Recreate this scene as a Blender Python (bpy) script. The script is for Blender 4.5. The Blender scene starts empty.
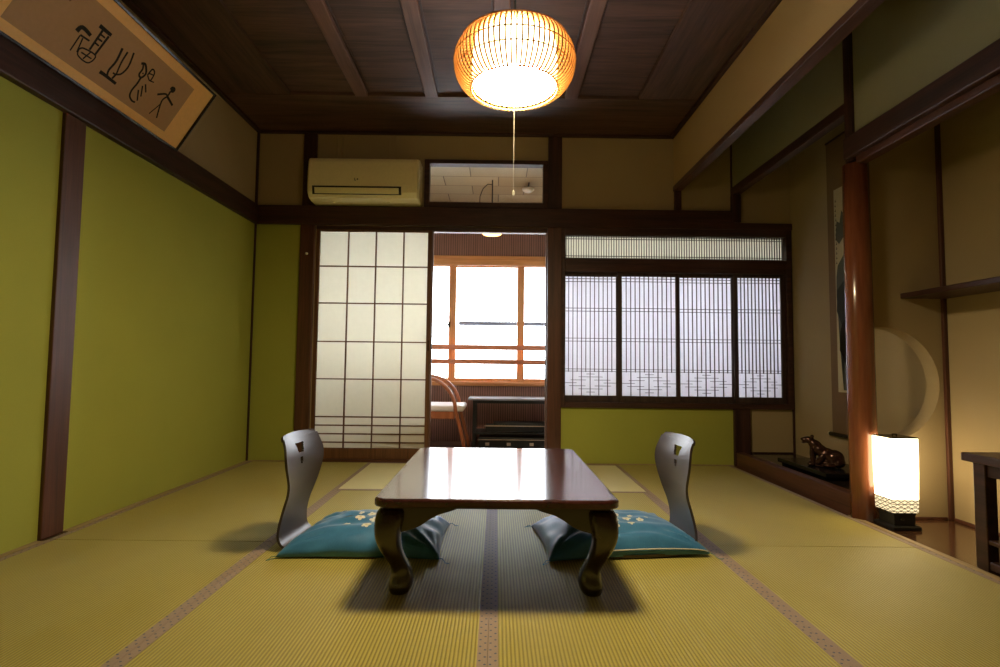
import bpy, bmesh, math, random
from mathutils import Vector, Matrix
random.seed(7)
SC = bpy.context.scene
COL = SC.collection
PI = math.pi

# ------------------------------------------------------------------ materials
def s2l(c):
    return tuple((v/12.92 if v <= .04045 else ((v+.055)/1.055)**2.4) for v in c)
def rgb(r, g, b):
    return s2l((r/255, g/255, b/255)) + (1,)
class NT:
    def __init__(s, name):
        s.m = bpy.data.materials.new(name); s.m.use_nodes = True
        s.t = s.m.node_tree; s.t.nodes.clear()
        s.out = s.t.nodes.new('ShaderNodeOutputMaterial')
    def n(s, typ, inp=None, **kw):
        d = s.t.nodes.new(typ)
        for k, v in kw.items(): setattr(d, k, v)
        for k, v in (inp or {}).items():
            if isinstance(v, bpy.types.NodeSocket): s.t.links.new(v, d.inputs[k])
            else: d.inputs[k].default_value = v
        return d
    def math(s, op, a, b=0.0, c=None):
        i = {0: a, 1: b}
        if c is not None: i[2] = c
        return s.n('ShaderNodeMath', i, operation=op).outputs[0]
    def mix(s, fac, a, b, blend='MIX'):
        d = s.n('ShaderNodeMix', {0: fac, 6: a, 7: b}, data_type='RGBA', blend_type=blend)
        return d.outputs[2]
    def ramp(s, fac, stops):
        d = s.n('ShaderNodeValToRGB', {0: fac})
        e = d.color_ramp.elements
        while len(e) < len(stops): e.new(.5)
        for k, (p, c) in enumerate(stops): e[k].position = p; e[k].color = c
        return d.outputs[0]
    def coord(s, scale=(1,1,1), rot=(0,0,0)):
        tc = s.n('ShaderNodeTexCoord')
        return s.n('ShaderNodeMapping', {0: tc.outputs['Object'], 'Scale': scale, 'Rotation': rot}).outputs[0]
    def bsdf(s, color, rough=.6, bump=None, bstr=.3, bdist=.002, **kw):
        i = {'Base Color': color, 'Roughness': rough}; i.update(kw)
        b = s.n('ShaderNodeBsdfPrincipled', i)
        if bump is not None:
            bn = s.n('ShaderNodeBump', {'Height': bump, 'Strength': bstr, 'Distance': bdist})
            s.t.links.new(bn.outputs[0], b.inputs['Normal'])
        s.t.links.new(b.outputs[0], s.out.inputs[0])
        return b
    def fin(s, sock): s.t.links.new(sock, s.out.inputs[0]); return s.m

def plain(name, c, rough=.6, **kw):
    t = NT(name); v = t.coord((60,60,60))
    nz = t.n('ShaderNodeTexNoise', {'Vector': v, 'Scale': 1.0, 'Detail': 3})
    col = t.mix(nz.outputs[0], tuple(x*.92 for x in c[:3])+(1,), tuple(min(1, x*1.07) for x in c[:3])+(1,))
    t.bsdf(col, rough, **kw); return t.m

def plaster(name, c, bs=.25):
    t = NT(name)
    a = t.n('ShaderNodeTexNoise', {'Vector': t.coord((1,1,1)), 'Scale': 3.0, 'Detail': 4}).outputs[0]
    b = t.n('ShaderNodeTexNoise', {'Vector': t.coord((1,1,1)), 'Scale': 240.0, 'Detail': 2}).outputs[0]
    f = t.math('ADD', t.math('MULTIPLY', a, .6), t.math('MULTIPLY', b, .4))
    col = t.mix(f, tuple(x*.86 for x in c[:3])+(1,), tuple(min(1, x*1.12) for x in c[:3])+(1,))
    t.bsdf(col, .9, b, bs, .0015, **{'Specular IOR Level': .25}); return t.m

def wood(name, c1, c2, axis='x', rough=.45, fine=1.0, spec=.5, coat=0.0, bs=.15):
    t = NT(name)
    sc = [22*fine, 22*fine, 22*fine]; sc['xyz'.index(axis)] = 1.3
    v = t.coord(tuple(sc))
    a = t.n('ShaderNodeTexNoise', {'Vector': v, 'Scale': 1.0, 'Detail': 5, 'Roughness': .6, 'Distortion': .5}).outputs[0]
    sc2 = [130*fine]*3; sc2['xyz'.index(axis)] = 5
    b = t.n('ShaderNodeTexNoise', {'Vector': t.coord(tuple(sc2)), 'Scale': 1.0, 'Detail': 2}).outputs[0]
    f = t.math('ADD', t.math('MULTIPLY', a, .7), t.math('MULTIPLY', b, .3))
    col = t.ramp(f, [(.32, c1), (.66, c2)])
    t.bsdf(col, rough, b, bs, .0008, **{'Specular IOR Level': spec, 'Coat Weight': coat, 'Coat Roughness': .12}); return t.m

M = {}
DK1, DK2 = rgb(34,18,14), rgb(78,46,36)
for ax in 'xyz': M['dark_'+ax] = wood('dark_wood_'+ax, DK1, DK2, ax, .5)
RD1, RD2 = rgb(60,34,26), rgb(104,64,47)
for ax in 'xyz': M['red_'+ax] = wood('reddish_wood_'+ax, RD1, RD2, ax, .45)
M['kumiko'] = wood('shoji_wood', rgb(78,48,28), rgb(120,80,48), 'z', .55)
M['lattice'] = wood('lattice_wood', rgb(40,28,26), rgb(78,58,50), 'z', .55)
M['pillar'] = wood('polished_pillar', rgb(104,58,38), rgb(150,90,60), 'z', .22, .5, .6, .5)
M['ceiling'] = wood('ceiling_boards', rgb(46,31,26), rgb(104,72,58), 'x', .6, .7)
M['ceiling_y'] = wood('ceiling_boards_y', rgb(46,31,25), rgb(98,68,53), 'y', .6, .7)
M['batten'] = wood('ceiling_batten', rgb(88,60,50), rgb(124,86,72), 'y', .5)
M['toko_floor'] = wood('alcove_floor_lacquer', rgb(30,26,22), rgb(56,46,38), 'y', .2, 1, .5, .3)
M['side_floor'] = wood('side_alcove_boards', rgb(62,40,28), rgb(98,66,46), 'y', .16, .6, .5, .5)
M['sun_floor'] = wood('sunroom_boards', rgb(60,40,30), rgb(96,66,46), 'x', .3)
M['orange'] = wood('orange_window_wood', rgb(206,140,80), rgb(238,176,116), 'x', .4)
M['orange_z'] = wood('orange_window_wood_z', rgb(206,140,80), rgb(238,176,116), 'z', .4)
M['rail'] = wood('handrail_wood', rgb(186,112,78), rgb(226,150,112), 'x', .4)
M['bent'] = wood('bentwood', rgb(150,82,48), rgb(200,124,80), 'z', .28)
M['plaster'] = plaster('juraku_plaster', rgb(170,152,116))
M['plaster_warm'] = plaster('ochre_plaster', rgb(186,160,112))
M['plaster_green'] = plaster('greenish_plaster', rgb(152,148,116))
M['green'] = plaster('lime_green_wallpaper', rgb(168,172,78), .12)
M['black'] = plain('black_lacquer', rgb(20,20,22), .25)
M['blackm'] = plain('black_satin', rgb(26,27,30), .45)
M['sheen_grey'] = plain('grey_painted_sheen', rgb(150,148,156), .3)  # light grey paints the pale sheen of the black stand top into the colour
M['white'] = plain('white_paint', rgb(232,228,218), .5)
M['aluminium'] = plain('track_aluminium', rgb(200,180,165), .35, Metallic=.6)
M['pinkish'] = plain('worn_track_wood', rgb(120,92,80), .6)
M['ac'] = plain('ivory_plastic', rgb(248,236,188), .38)
M['acdark'] = plain('vent_shadow', rgb(24,22,18), .6)
M['cordw'] = plain('pale_cord', rgb(170,165,150), .6)
M['gold'] = plain('gold_silk_mount', rgb(240,188,108), .6)
M['artpaper'] = plain('aged_paper', rgb(178,140,100), .8)
M['ink'] = plain('ink', rgb(18,15,13), .85)
M['scrollpaper'] = plain('scroll_paper', rgb(196,186,150), .8)
M['scrollmount'] = plain('scroll_mount', rgb(122,98,70), .8)
M['rock'] = plain('ink_rock_wash', rgb(88,92,82), .85)
M['rock2'] = plain('ink_rock_dark', rgb(48,52,50), .85)
M['knob'] = plain('ivory_knob', rgb(214,200,160), .4)
M['bronze'] = plain('bronze', rgb(70,46,38), .2, Metallic=.6)
M['whitecush'] = plain('white_vinyl', rgb(238,228,226), .45)
M['palegreen'] = plain('pale_green_panel', rgb(196,214,172), .5)
M['orangeband'] = plain('orange_band', rgb(222,96,30), .5)
M['bluegrey'] = plain('bluegrey_rail', rgb(70,80,96), .5)
M['strip'] = wood('tatami_edge_board', rgb(140,118,84), rgb(182,158,116), 'y', .6)
M['tvwood'] = wood('tv_table_wood', rgb(38,24,20), rgb(74,48,40), 'y', .35)

def panelling(name):
    t = NT(name); tc = t.n('ShaderNodeTexCoord')
    sx = t.n('ShaderNodeSeparateXYZ', {0: tc.outputs['Object']})
    fr = t.math('FRACT', t.math('DIVIDE', sx.outputs[0], .022))
    g = t.math('LESS_THAN', fr, .22)
    nz = t.n('ShaderNodeTexNoise', {'Vector': t.coord((45,45,2)), 'Scale': 1.0, 'Detail': 3}).outputs[0]
    col = t.mix(nz, rgb(122,86,74), rgb(166,124,110))
    col = t.mix(g, col, rgb(74,48,40))
    t.bsdf(col, .5, t.math('SUBTRACT', 1.0, g), .5, .002); return t.m
M['panelling'] = panelling('grooved_panelling')

def tiles(name):
    t = NT(name)
    br = t.n('ShaderNodeTexBrick', {'Vector': t.coord((1,1,1)), 'Color1': rgb(178,160,126), 'Color2': rgb(200,184,150), 'Mortar': rgb(96,84,66),
             'Scale': 1.0, 'Mortar Size': .004, 'Brick Width': .46, 'Row Height': .23})
    nz = t.n('ShaderNodeTexNoise', {'Vector': t.coord((1,1,1)), 'Scale': 160.0, 'Detail': 2}).outputs[0]
    col = t.mix(t.math('MULTIPLY', nz, .35), br.outputs[0], rgb(130,116,92))
    t.bsdf(col, .8, nz, .3, .002); return t.m
M['tiles'] = tiles('acoustic_tiles')

def tatami(name, along):                     # ribs run along this axis
    t = NT(name); tc = t.n('ShaderNodeTexCoord')
    sx = t.n('ShaderNodeSeparateXYZ', {0: tc.outputs['Object']})
    a, b = (sx.outputs[0], sx.outputs[1]) if along == 'y' else (sx.outputs[1], sx.outputs[0])
    ph = t.math('MULTIPLY', a, 2*PI/.0106)
    w = t.math('MULTIPLY', t.math('ADD', t.math('SINE', ph), 1.0), .5)
    rib = t.math('POWER', w, .45)
    sc = (500, 14, 1) if along == 'x' else (14, 500, 1)
    st = t.n('ShaderNodeTexNoise', {'Vector': t.coord((500,30,1) if along=='y' else (30,500,1)), 'Scale': 1.0, 'Detail': 2}).outputs[0]
    rush = t.n('ShaderNodeTexNoise', {'Vector': t.coord((14,700,1) if along=='y' else (700,14,1)), 'Scale': 1.0, 'Detail': 3}).outputs[0]
    big = t.n('ShaderNodeTexNoise', {'Vector': t.coord((1,1,1)), 'Scale': 2.2, 'Detail': 3}).outputs[0]
    f = t.math('ADD', t.math('MULTIPLY', rush, .5), t.math('MULTIPLY', big, .5))
    col = t.mix(f, *((rgb(166,152,68), rgb(210,196,102)) if along == 'y' else (rgb(224,218,160), rgb(247,242,196))))  # crosswise rush is paler: the window sheen is put into its base colour
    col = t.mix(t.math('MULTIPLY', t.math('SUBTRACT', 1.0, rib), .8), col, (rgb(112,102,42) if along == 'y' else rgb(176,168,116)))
    t.bsdf(col, .55, t.math('ADD', rib, t.math('MULTIPLY', rush, .25)), .55, .003, **{'Specular IOR Level': .4, 'Sheen Weight': .15, 'Sheen Roughness': .4})
    return t.m
M['tatami_y'] = tatami('tatami_rush_lengthwise', 'y')
M['tatami_x'] = tatami('tatami_crosswise_window_sheen', 'x')

def border(name, along):                     # cloth edge, two rows of small dots
    t = NT(name); tc = t.n('ShaderNodeTexCoord')
    sx = t.n('ShaderNodeSeparateXYZ', {0: tc.outputs['Object']})
    a, b = (sx.outputs[0], sx.outputs[1]) if along == 'y' else (sx.outputs[1], sx.outputs[0])
    rows = None
    # a runs across the mat: borders sit at |a - centre|; dots at +-6 mm of each border's middle line, pitch 32 mm
    ax_ = t.math('ABSOLUTE', a)
    u = t.math('FRACT', t.math('DIVIDE', b, .034))
    d = None
    for off, ph in ((-.0065, .25), (.0065, .75)):
        da = t.math('SUBTRACT', ax_, .4415+off) if along == 'y' else t.math('SUBTRACT', ax_, .4395+off)
        db = t.math('MULTIPLY', t.math('SUBTRACT', u, ph), .034)
        r = t.math('ADD', t.math('MULTIPLY', da, da), t.math('MULTIPLY', db, db))
        k = t.math('LESS_THAN', r, .0033**2)
        d = k if d is None else t.math('MAXIMUM', d, k)
    nz = t.n('ShaderNodeTexNoise', {'Vector': t.coord((300,300,1)), 'Scale': 1.0, 'Detail': 2}).outputs[0]
    col = t.mix(nz, rgb(142,122,108), rgb(170,150,134))
    col = t.mix(d, col, rgb(84,88,108))
    t.bsdf(col, .7, nz, .3, .001); return t.m
M['border_y'] = border('tatami_border_lengthwise', 'y')
M['border_x'] = border('tatami_border_crosswise', 'x')

def paper(name, c, tr=.5):
    t = NT(name)
    nz = t.n('ShaderNodeTexNoise', {'Vector': t.coord((1,1,1)), 'Scale': 26.0, 'Detail': 5, 'Roughness': .65}).outputs[0]
    col = t.mix(nz, tuple(x*.92 for x in c[:3])+(1,), c)
    d = t.n('ShaderNodeBsdfDiffuse', {0: col}); r = t.n('ShaderNodeBsdfTranslucent', {0: col})
    return t.fin(t.n('ShaderNodeMixShader', {0: tr, 1: d.outputs[0], 2: r.outputs[0]}).outputs[0])
M['washi'] = paper('washi_paper', rgb(244,241,228), .55)
M['washi_white'] = paper('white_washi_paper', rgb(244,242,246), .6)
M['washi_dim'] = paper('transom_washi_paper', rgb(244,240,226), .6)

def glass(name):
    t = NT(name)
    fr = t.n('ShaderNodeFresnel', {0: 1.45})
    a = t.n('ShaderNodeBsdfTransparent', {0: (.97,.98,.98,1)}); g = t.n('ShaderNodeBsdfGlossy', {'Roughness': .02})
    return t.fin(t.n('ShaderNodeMixShader', {0: fr.outputs[0], 1: a.outputs[0], 2: g.outputs[0]}).outputs[0])
M['glass'] = glass('window_glass')

def emit(name, c, st):
    t = NT(name)
    return t.fin(t.n('ShaderNodeEmission', {0: c, 1: st}).outputs[0])
M['lampglow'] = emit('pendant_diffuser_glow', (1,.80,.47,1), 95)
M['lampside'] = emit('pendant_side_glow', (1,.79,.45,1), 8.5)
M['lamptop'] = emit('pendant_top_glow', (1,.79,.45,1), 60)
M['sunlamp'] = emit('sunroom_lamp_glow', (1,.55,.18,1), 5)
def lantern_mat(name):
    t = NT(name); tc = t.n('ShaderNodeTexCoord')
    sx = t.n('ShaderNodeSeparateXYZ', {0: tc.outputs['Object']})
    u = t.math('ADD', sx.outputs[0], sx.outputs[1]); v = sx.outputs[2]
    line = None                                   # three families of lines = printed hemp-leaf net
    for ang in (0, 60, 120):
        ca, sa = math.cos(math.radians(ang)), math.sin(math.radians(ang))
        p = t.math('ADD', t.math('MULTIPLY', u, ca), t.math('MULTIPLY', v, sa))
        if ang == 0: p = v
        f = t.math('FRACT', t.math('DIVIDE', p, .0165))
        k = t.math('LESS_THAN', f, .15)
        line = k if line is None else t.math('MAXIMUM', line, k)
    line = t.math('MULTIPLY', line, t.math('LESS_THAN', v, .138))
    es = t.math('ADD', 1.0, t.math('MULTIPLY', t.math('GREATER_THAN', v, .138), 6.0))
    e = t.n('ShaderNodeEmission', {0: (1,.78,.44,1), 1: es})
    d = t.n('ShaderNodeBsdfDiffuse', {0: rgb(60,50,44)})
    return t.fin(t.n('ShaderNodeMixShader', {0: line, 1: e.outputs[0], 2: d.outputs[0]}).outputs[0])
M['lantern'] = lantern_mat('lantern_paper_glow')

def bamboo(name):
    t = NT(name)
    nz = t.n('ShaderNodeTexNoise', {'Vector': t.coord((90,90,20)), 'Scale': 1.0, 'Detail': 2}).outputs[0]
    col = t.mix(nz, rgb(190,128,58), rgb(230,170,90))
    d = t.n('ShaderNodeBsdfPrincipled', {'Base Color': col, 'Roughness': .5})
    r = t.n('ShaderNodeBsdfTranslucent', {0: col})
    return t.fin(t.n('ShaderNodeMixShader', {0: .12, 1: d.outputs[0], 2: r.outputs[0]}).outputs[0])
M['bamboo'] = bamboo('bamboo_slats')

def lacquer(name, c1, c2, rough=.2):
    t = NT(name)
    a = t.n('ShaderNodeTexNoise', {'Vector': t.coord((16,3,16)), 'Scale': 1.0, 'Detail': 5, 'Distortion': 1.2}).outputs[0]
    col = t.ramp(a, [(.3, c1), (.7, c2)])
    rr = t.math('ADD', t.math('MULTIPLY', a, .08), rough-.03)
    t.bsdf(col, rr, **{'Specular IOR Level': .5, 'Coat Weight': .6, 'Coat Roughness': rough}); return t.m
M['table'] = lacquer('table_lacquer', rgb(50,27,25), rgb(80,43,39), .13)
M['tableleg'] = lacquer('table_leg_lacquer', rgb(28,16,13), rgb(46,28,22), .25)
M['zaisu'] = lacquer('zaisu_lacquer', rgb(44,33,31), rgb(64,50,46), .42)

def silk(name):
    t = NT(name)
    a = t.n('ShaderNodeTexNoise', {'Vector': t.coord((1,1,1)), 'Scale': 14.0, 'Detail': 4}).outputs[0]
    b = t.n('ShaderNodeTexNoise', {'Vector': t.coord((400,60,60)), 'Scale': 1.0, 'Detail': 2}).outputs[0]
    col = t.mix(t.math('ADD', t.math('MULTIPLY', a, .7), t.math('MULTIPLY', b, .3)), rgb(34,84,132), rgb(76,146,196))
    t.bsdf(col, .45, b, .2, .001, **{'Sheen Weight': .4, 'Sheen Roughness': .35}); return t.m
M['silk'] = silk('teal_silk')
M['thread'] = plain('white_thread', rgb(226,222,208), .6)
M['threadgold'] = plain('pale_gold_thread', rgb(206,192,150), .6)
M['tassel'] = plain('green_tassel', rgb(24,110,104), .7)

# ------------------------------------------------------------------ mesh helpers
class B:
    """collects shapes in world coordinates; build() links them as ONE mesh object"""
    def __init__(s): s.bm = bmesh.new()
    def box(s, x0, x1, y0, y1, z0, z1):
        v = [s.bm.verts.new((x, y, z)) for x in (x0, x1) for y in (y0, y1) for z in (z0, z1)]
        for f in ((0,1,3,2),(4,6,7,5),(0,4,5,1),(2,3,7,6),(0,2,6,4),(1,5,7,3)):
            s.bm.faces.new([v[i] for i in f])
        return s
    def prism(s, pts, off):                     # pts: closed loop of 3-D points, off: extrusion vector
        a = [s.bm.verts.new(p) for p in pts]; b = [s.bm.verts.new(Vector(p)+Vector(off)) for p in pts]
        n = len(a)
        s.bm.faces.new(a); s.bm.faces.new(b[::-1])
        for i in range(n): s.bm.faces.new((a[i], b[i], b[(i+1) % n], a[(i+1) % n]))
        return s
    def lathe(s, prof, c=(0,0,0), n=32, cap=True):   # prof: (r, z)
        rings = []
        for r, z in prof:
            rings.append([s.bm.verts.new((c[0]+r*math.cos(2*PI*i/n), c[1]+r*math.sin(2*PI*i/n), c[2]+z)) for i in range(n)])
        for a, b in zip(rings, rings[1:]):
            for i in range(n): s.bm.faces.new((a[i], a[(i+1) % n], b[(i+1) % n], b[i]))
        if cap:
            s.bm.faces.new(rings[0][::-1]); s.bm.faces.new(rings[-1])
        return s
    def tube(s, pts, rad, n=8, closed=False, flat=1.0):
        pts = [Vector(p) for p in pts]; m = len(pts)
        rr = rad if isinstance(rad, (list, tuple)) else [rad]*m
        rings = []; up = None
        for i, p in enumerate(pts):
            if closed: t = pts[(i+1) % m]-pts[i-1]
            else: t = pts[min(i+1, m-1)]-pts[max(i-1, 0)]
            t.normalize()
            if up is None: up = t.orthogonal().normalized()
            up = (up-t*up.dot(t)).normalized(); side = t.cross(up)
            rings.append([s.bm.verts.new(p+(up*math.cos(2*PI*k/n)+side*math.sin(2*PI*k/n)*flat)*rr[i]) for k in range(n)])
        prs = list(zip(rings, rings[1:]))+([(rings[-1], rings[0])] if closed else [])
        for a, b in prs:
            for k in range(n): s.bm.faces.new((a[k], a[(k+1) % n], b[(k+1) % n], b[k]))
        if not closed: s.bm.faces.new(rings[0][::-1]); s.bm.faces.new(rings[-1])
        return s
    def loops(s, rings, cap=True):              # rings of equal length, stitched
        R = [[s.bm.verts.new(p) for p in r] for r in rings]; n = len(R[0])
        for a, b in zip(R, R[1:]):
            for k in range(n): s.bm.faces.new((a[k], a[(k+1) % n], b[(k+1) % n], b[k]))
        if cap: s.bm.faces.new(R[0][::-1]); s.bm.faces.new(R[-1])
        return s
    def ball(s, c, r, rot=None, sub=2):
        mt = Matrix.Translation(c)
        if rot is not None: mt = mt @ rot
        mt = mt @ Matrix.Diagonal((r[0], r[1], r[2], 1))
        bmesh.ops.create_icosphere(s.bm, subdivisions=sub, radius=1, matrix=mt); return s
    def build(s, name, mat, parent=None, bevel=0.0, smooth=False, subsurf=0, origin=None, seg=2):
        bmesh.ops.recalc_face_normals(s.bm, faces=s.bm.faces)
        o0 = Vector(origin) if origin is not None else (parent_origin(parent) if parent else Vector((0,0,0)))
        for v in s.bm.verts: v.co -= o0
        me = bpy.data.meshes.new(name); s.bm.to_mesh(me); s.bm.free()
        me.materials.append(M[mat] if isinstance(mat, str) else mat)
        if smooth:
            for p in me.polygons: p.use_smooth = True
        o = bpy.data.objects.new(name, me); COL.objects.link(o)
        if parent: o.parent = parent
        else: o.location = o0
        if bevel:
            b = o.modifiers.new('bevel', 'BEVEL'); b.width = bevel; b.segments = seg; b.limit_method = 'ANGLE'
        if subsurf:
            m = o.modifiers.new('sub', 'SUBSURF'); m.levels = subsurf; m.render_levels = subsurf
        return o
def parent_origin(p):
    v = Vector((0,0,0))
    while p: v += p.location; p = p.parent
    return v
def thing(name, loc, label, cat, group=None):
    o = bpy.data.objects.new(name, None); COL.objects.link(o); o.location = loc
    o.empty_display_size = .05
    return tag(o, label, cat, group)
def tag(o, label, cat, group=None):
    o['label'] = label; o['category'] = cat
    if group: o['group'] = group
    return o
def struct(o, label=None):
    o['kind'] = 'structure'
    if label: o['label'] = label
    return o
TRIM = [0]
def trim(boxes, mat, bevel=.003, label=None):
    TRIM[0] += 1
    b = B()
    for q in boxes: b.box(*q)
    return struct(b.build('trim_%d' % TRIM[0], mat, bevel=bevel), label)

# ------------------------------------------------------------------ dimensions (metres; camera above origin, looking along +y)
XL, XR, XT = -1.876, 1.81, 2.27        # left wall, alcove front plane, alcove back plane
D, T = 4.087, .06                      # back wall face, wall thickness
ZC, YF = 2.56, -1.45                   # ceiling boards, front wall
XK = 1.365                             # hanging wall along the right

# ------------------------------------------------------------------ room shell
struct(B().box(XL-.1, XT+.1, YF-.1, D+T, -.12, -.05).build('floor', 'side_floor'), 'wooden floor below the mats')
fb = B().box(-.924, .896, YF, -.46, -.05, 0).box(XL, -.925, YF, .449, -.05, 0).box(.897, XR, YF, .449, -.05, 0)
struct(fb.build('floor_mats', 'tatami_y')); bpy.data.objects['floor_mats'].name = 'floor.001'
struct(B().box(XR, XT+.02, YF, 2.69, -.05, -.002).build('floor', 'side_floor'), 'glossy brown boards of the side alcove')
struct(B().box(XR+.06, XT+.02, 2.75, D+.01, -.05, .092).build('floor', 'toko_floor'), 'dark lacquered raised floor of the alcove')

wl = struct(B().box(XL-T, XL, YF, D+T, -.05, ZC+.05).build('wall_left', 'plaster'))
for a, b_ in ((YF, .427), (.543, 2.247), (2.362, D)):
    B().box(XL, XL+.006, a, b_, .002, 1.805).build('green_panel', 'green', wl)
wb = B()
for q in ((XL-T, -1.40, -.05, ZC+.05), (-1.40, .383, 1.80, 1.95), (-1.40, -.574, 1.95, ZC+.05), (-.574, .40, 2.326, ZC+.05),
          (.383, .491, -.05, 1.95), (.40, .491, 1.95, ZC+.05), (.491, 2.23, -.05, .425), (.491, XT+T, 1.80, ZC+.05), (2.23, XT+T, -.05, 1.80)):
    wb.box(q[0], q[1], D, D+T, q[2], q[3])
wb = struct(wb.build('wall_back', 'plaster'))
B().box(XL, -1.514, D-.006, D, .002, 1.805).build('green_panel', 'green', wb)
B().box(.491, 1.801, D-.006, D, .002, .42).build('green_panel', 'green', wb)
struct(B().box(XT, XT+T, YF, D+T, -.05, ZC+.05).build('wall_right', 'plaster'))
struct(B().box(XL-T, XT+T, YF-T, YF, -.05, ZC+.05).build('wall_front', 'plaster_warm'))
struct(B().box(XK, XK+.05, YF, D, 2.14, ZC).build('wall_right_upper', 'plaster_warm'), 'hanging ochre wall under the ceiling edge')
struct(B().box(XR+.005, XR+.05, 2.70, D, 2.13, ZC).build('wall_alcove_upper', 'plaster_green'))
struct(B().box(XR+.005, XR+.05, YF, 2.655, 1.925, ZC).build('wall_alcove_upper', 'plaster_green'))
# partition with the half-moon opening
px0, px1, py0, py1 = 1.885, XT, 2.69, 2.775
cx, cz, R_ = 1.945, .665, .286
pb = B().box(px0, px1, py0, py1, -.02, cz-R_).box(px0, px1, py0, py1, cz+R_, ZC)
NA = 36
rows = []
for k in range(NA+1):
    a = PI*k/NA; x_, z_ = cx+R_*math.sin(a), cz+R_*math.cos(a)
    rows.append([pb.bm.verts.new(p) for p in ((x_, py0, z_), (px1, py0, z_), (px1, py1, z_), (x_, py1, z_))])
for a, b_ in zip(rows, rows[1:]):
    for k in (0, 2, 3): pb.bm.faces.new((a[k], a[(k+1) % 4], b_[(k+1) % 4], b_[k]))
struct(pb.build('wall_partition', 'plaster'), 'partition wall with a half-moon opening beside the pillar')

# ceiling: boards in a frame of wider boards, battens along y
struct(B().box(XL-T, XT+T, YF-T, D+T, ZC+.03, ZC+.08).build('ceiling', 'dark_y'))
struct(B().box(-1.40, .935, YF, 3.50, ZC-.004, ZC+.03).build('ceiling', 'ceiling'), 'brown ceiling boards between the battens')
struct(B().box(XL, XK, 3.50, D, ZC-.026, ZC+.03).build('ceiling', 'ceiling', bevel=.004), 'wide border board along the back wall')
struct(B().box(XL, -1.40, YF, 3.497, ZC-.026, ZC+.03).build('ceiling', 'ceiling_y', bevel=.004))
struct(B().box(.935, XK, YF, 3.497, ZC-.026, ZC+.03).build('ceiling', 'ceiling_y', bevel=.004))
struct(B().box(XK+.05, XR+.005, YF, D, ZC-.01, ZC+.03).build('ceiling', 'ceiling_y'))
struct(B().box(XR+.05, XT, YF, D, ZC-.01, ZC+.03).build('ceiling', 'ceiling_y'))
for x in (-.925, -.455, .008, .482):
    trim([(x-.043, x+.043, YF, 3.50, ZC-.034, ZC-.004)], 'batten', .006)
for x in (-.925, -.455, .008, .482):
    trim([(x-.056, x-.044, YF, 3.50, ZC-.012, ZC-.004), (x+.044, x+.056, YF, 3.50, ZC-.012, ZC-.004)], 'dark_y', .002)
trim([(XL, XK, D-.035, D, ZC-.043, ZC-.02)], 'dark_x'); trim([(XL, XL+.035, YF, D-.035, ZC-.043, ZC-.02)], 'dark_y')
trim([(XK-.03, XK, YF, D-.035, ZC-.043, ZC-.02)], 'dark_y')

# posts, beams
NG0, NG1 = 1.80, 1.945
trim([(XL, XL+.04, YF, D, NG0, NG1)], 'dark_y', .006, 'dark picture rail beam on the left wall')
trim([(XL+.04, 1.826, D-.04, D, NG0, NG1), (1.826, XT-.001, D-.032, D, 1.80, 1.852)], 'dark_x', .006, 'dark rail beam across the back wall')
trim([(XL, XL+.022, 2.247, 2.362, 0, NG0)], 'red_z', .004, 'reddish brown post on the left wall')
trim([(XL, XL+.022, .427, .543, 0, NG0)], 'red_z', .004)
trim([(XL+.0061, XL+.02, D-.02, D-.0061, 0, NG0), (XL, XL+.018, D-.018, D, NG1, 2.517)], 'dark_z', .003)
trim([(-1.514, -1.405, D-.03, D+T, 0, NG0)], 'red_z', .004)
trim([(-1.509, -1.408, D-.025, D, NG1, 2.517)], 'dark_z', .004)
trim([(.383, .491, D-.03, D+T, 0, NG0)], 'red_z', .004)
trim([(.385, .492, D-.025, D, NG1, 2.517)], 'dark_z', .004)
trim([(-1.405, .383, D-.0, D+T, 1.772, 1.80)], 'dark_x', .003)              # head of the doorway
trim([(-1.405, .383, D-.02, D+T+.02, -.05, .0195)], 'red_x', .001)           # sill
trim([(XL+.0061, XL+.035, 0.55, 2.24, -.045, .003), (XL+.0061, XL+.035, 2.37, D, -.045, .003)], 'strip', .0005)
trim([(XL+.035, -1.514, D-.022, D-.0061, 0, .006), (.491, 1.80, D-.022, D-.0061, 0, .006)], 'strip', .002)
trim([(1.801, 1.923, D-.03, D, 0.002, .425)], 'dark_z', .004)
trim([(1.924, XT, D-.006, D, .093, .102)], 'dark_x', .001)
trim([(XK-.008, XK+.058, YF, D, 2.10, 2.14)], 'red_y', .004, 'beam under the hanging wall')
trim([(XK+.0, XK+.05, D-.03, D, NG1, 2.10)], 'dark_z', .003)
trim([(XR-.005, XR+.055, 2.66, D, 2.07, 2.13)], 'dark_y', .004)
trim([(XR-.006, XR+.056, D-.05, D, 1.852, 2.07)], 'dark_z', .003)
trim([(XR-.003, XR+.02, D-.02, D-.0, 2.13, ZC-.01)], 'dark_z', .002)
trim([(XR-.012, XR+.058, 2.655, 2.71, 1.80, ZC-.01)], 'dark_z', .003, 'black post above the round pillar')
trim([(XR-.03, XR+.055, YF, 2.70, 1.815, 1.925)], 'dark_y', .006, 'heavy beam above the side alcove')
trim([(XR-.005, XR+.05, YF, 2.64, 1.775, 1.815)], 'red_y', .006)
trim([(XT-.02, XT, 2.672, 2.69, -.002, ZC-.01)], 'red_z', .003)              # corner post of the side alcove
trim([(XT-.014, XT, D-.014, D, .093, 1.80)], 'dark_z', .002)
trim([(XR, XR+.062, 2.752, D-.03, -.02, .104)], 'red_y', .006, 'reddish brown front sill of the raised alcove floor')
trim([(1.93, XT-.03, 2.678, 2.69, -.002, .012), (XT-.012, XT, YF, 2.665, -.002, .012)], 'red_y', .002)
trim([(XR-.028, XR, YF, 2.74, -.045, .003)], 'strip', .002)
TRIM[0] += 1
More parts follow.
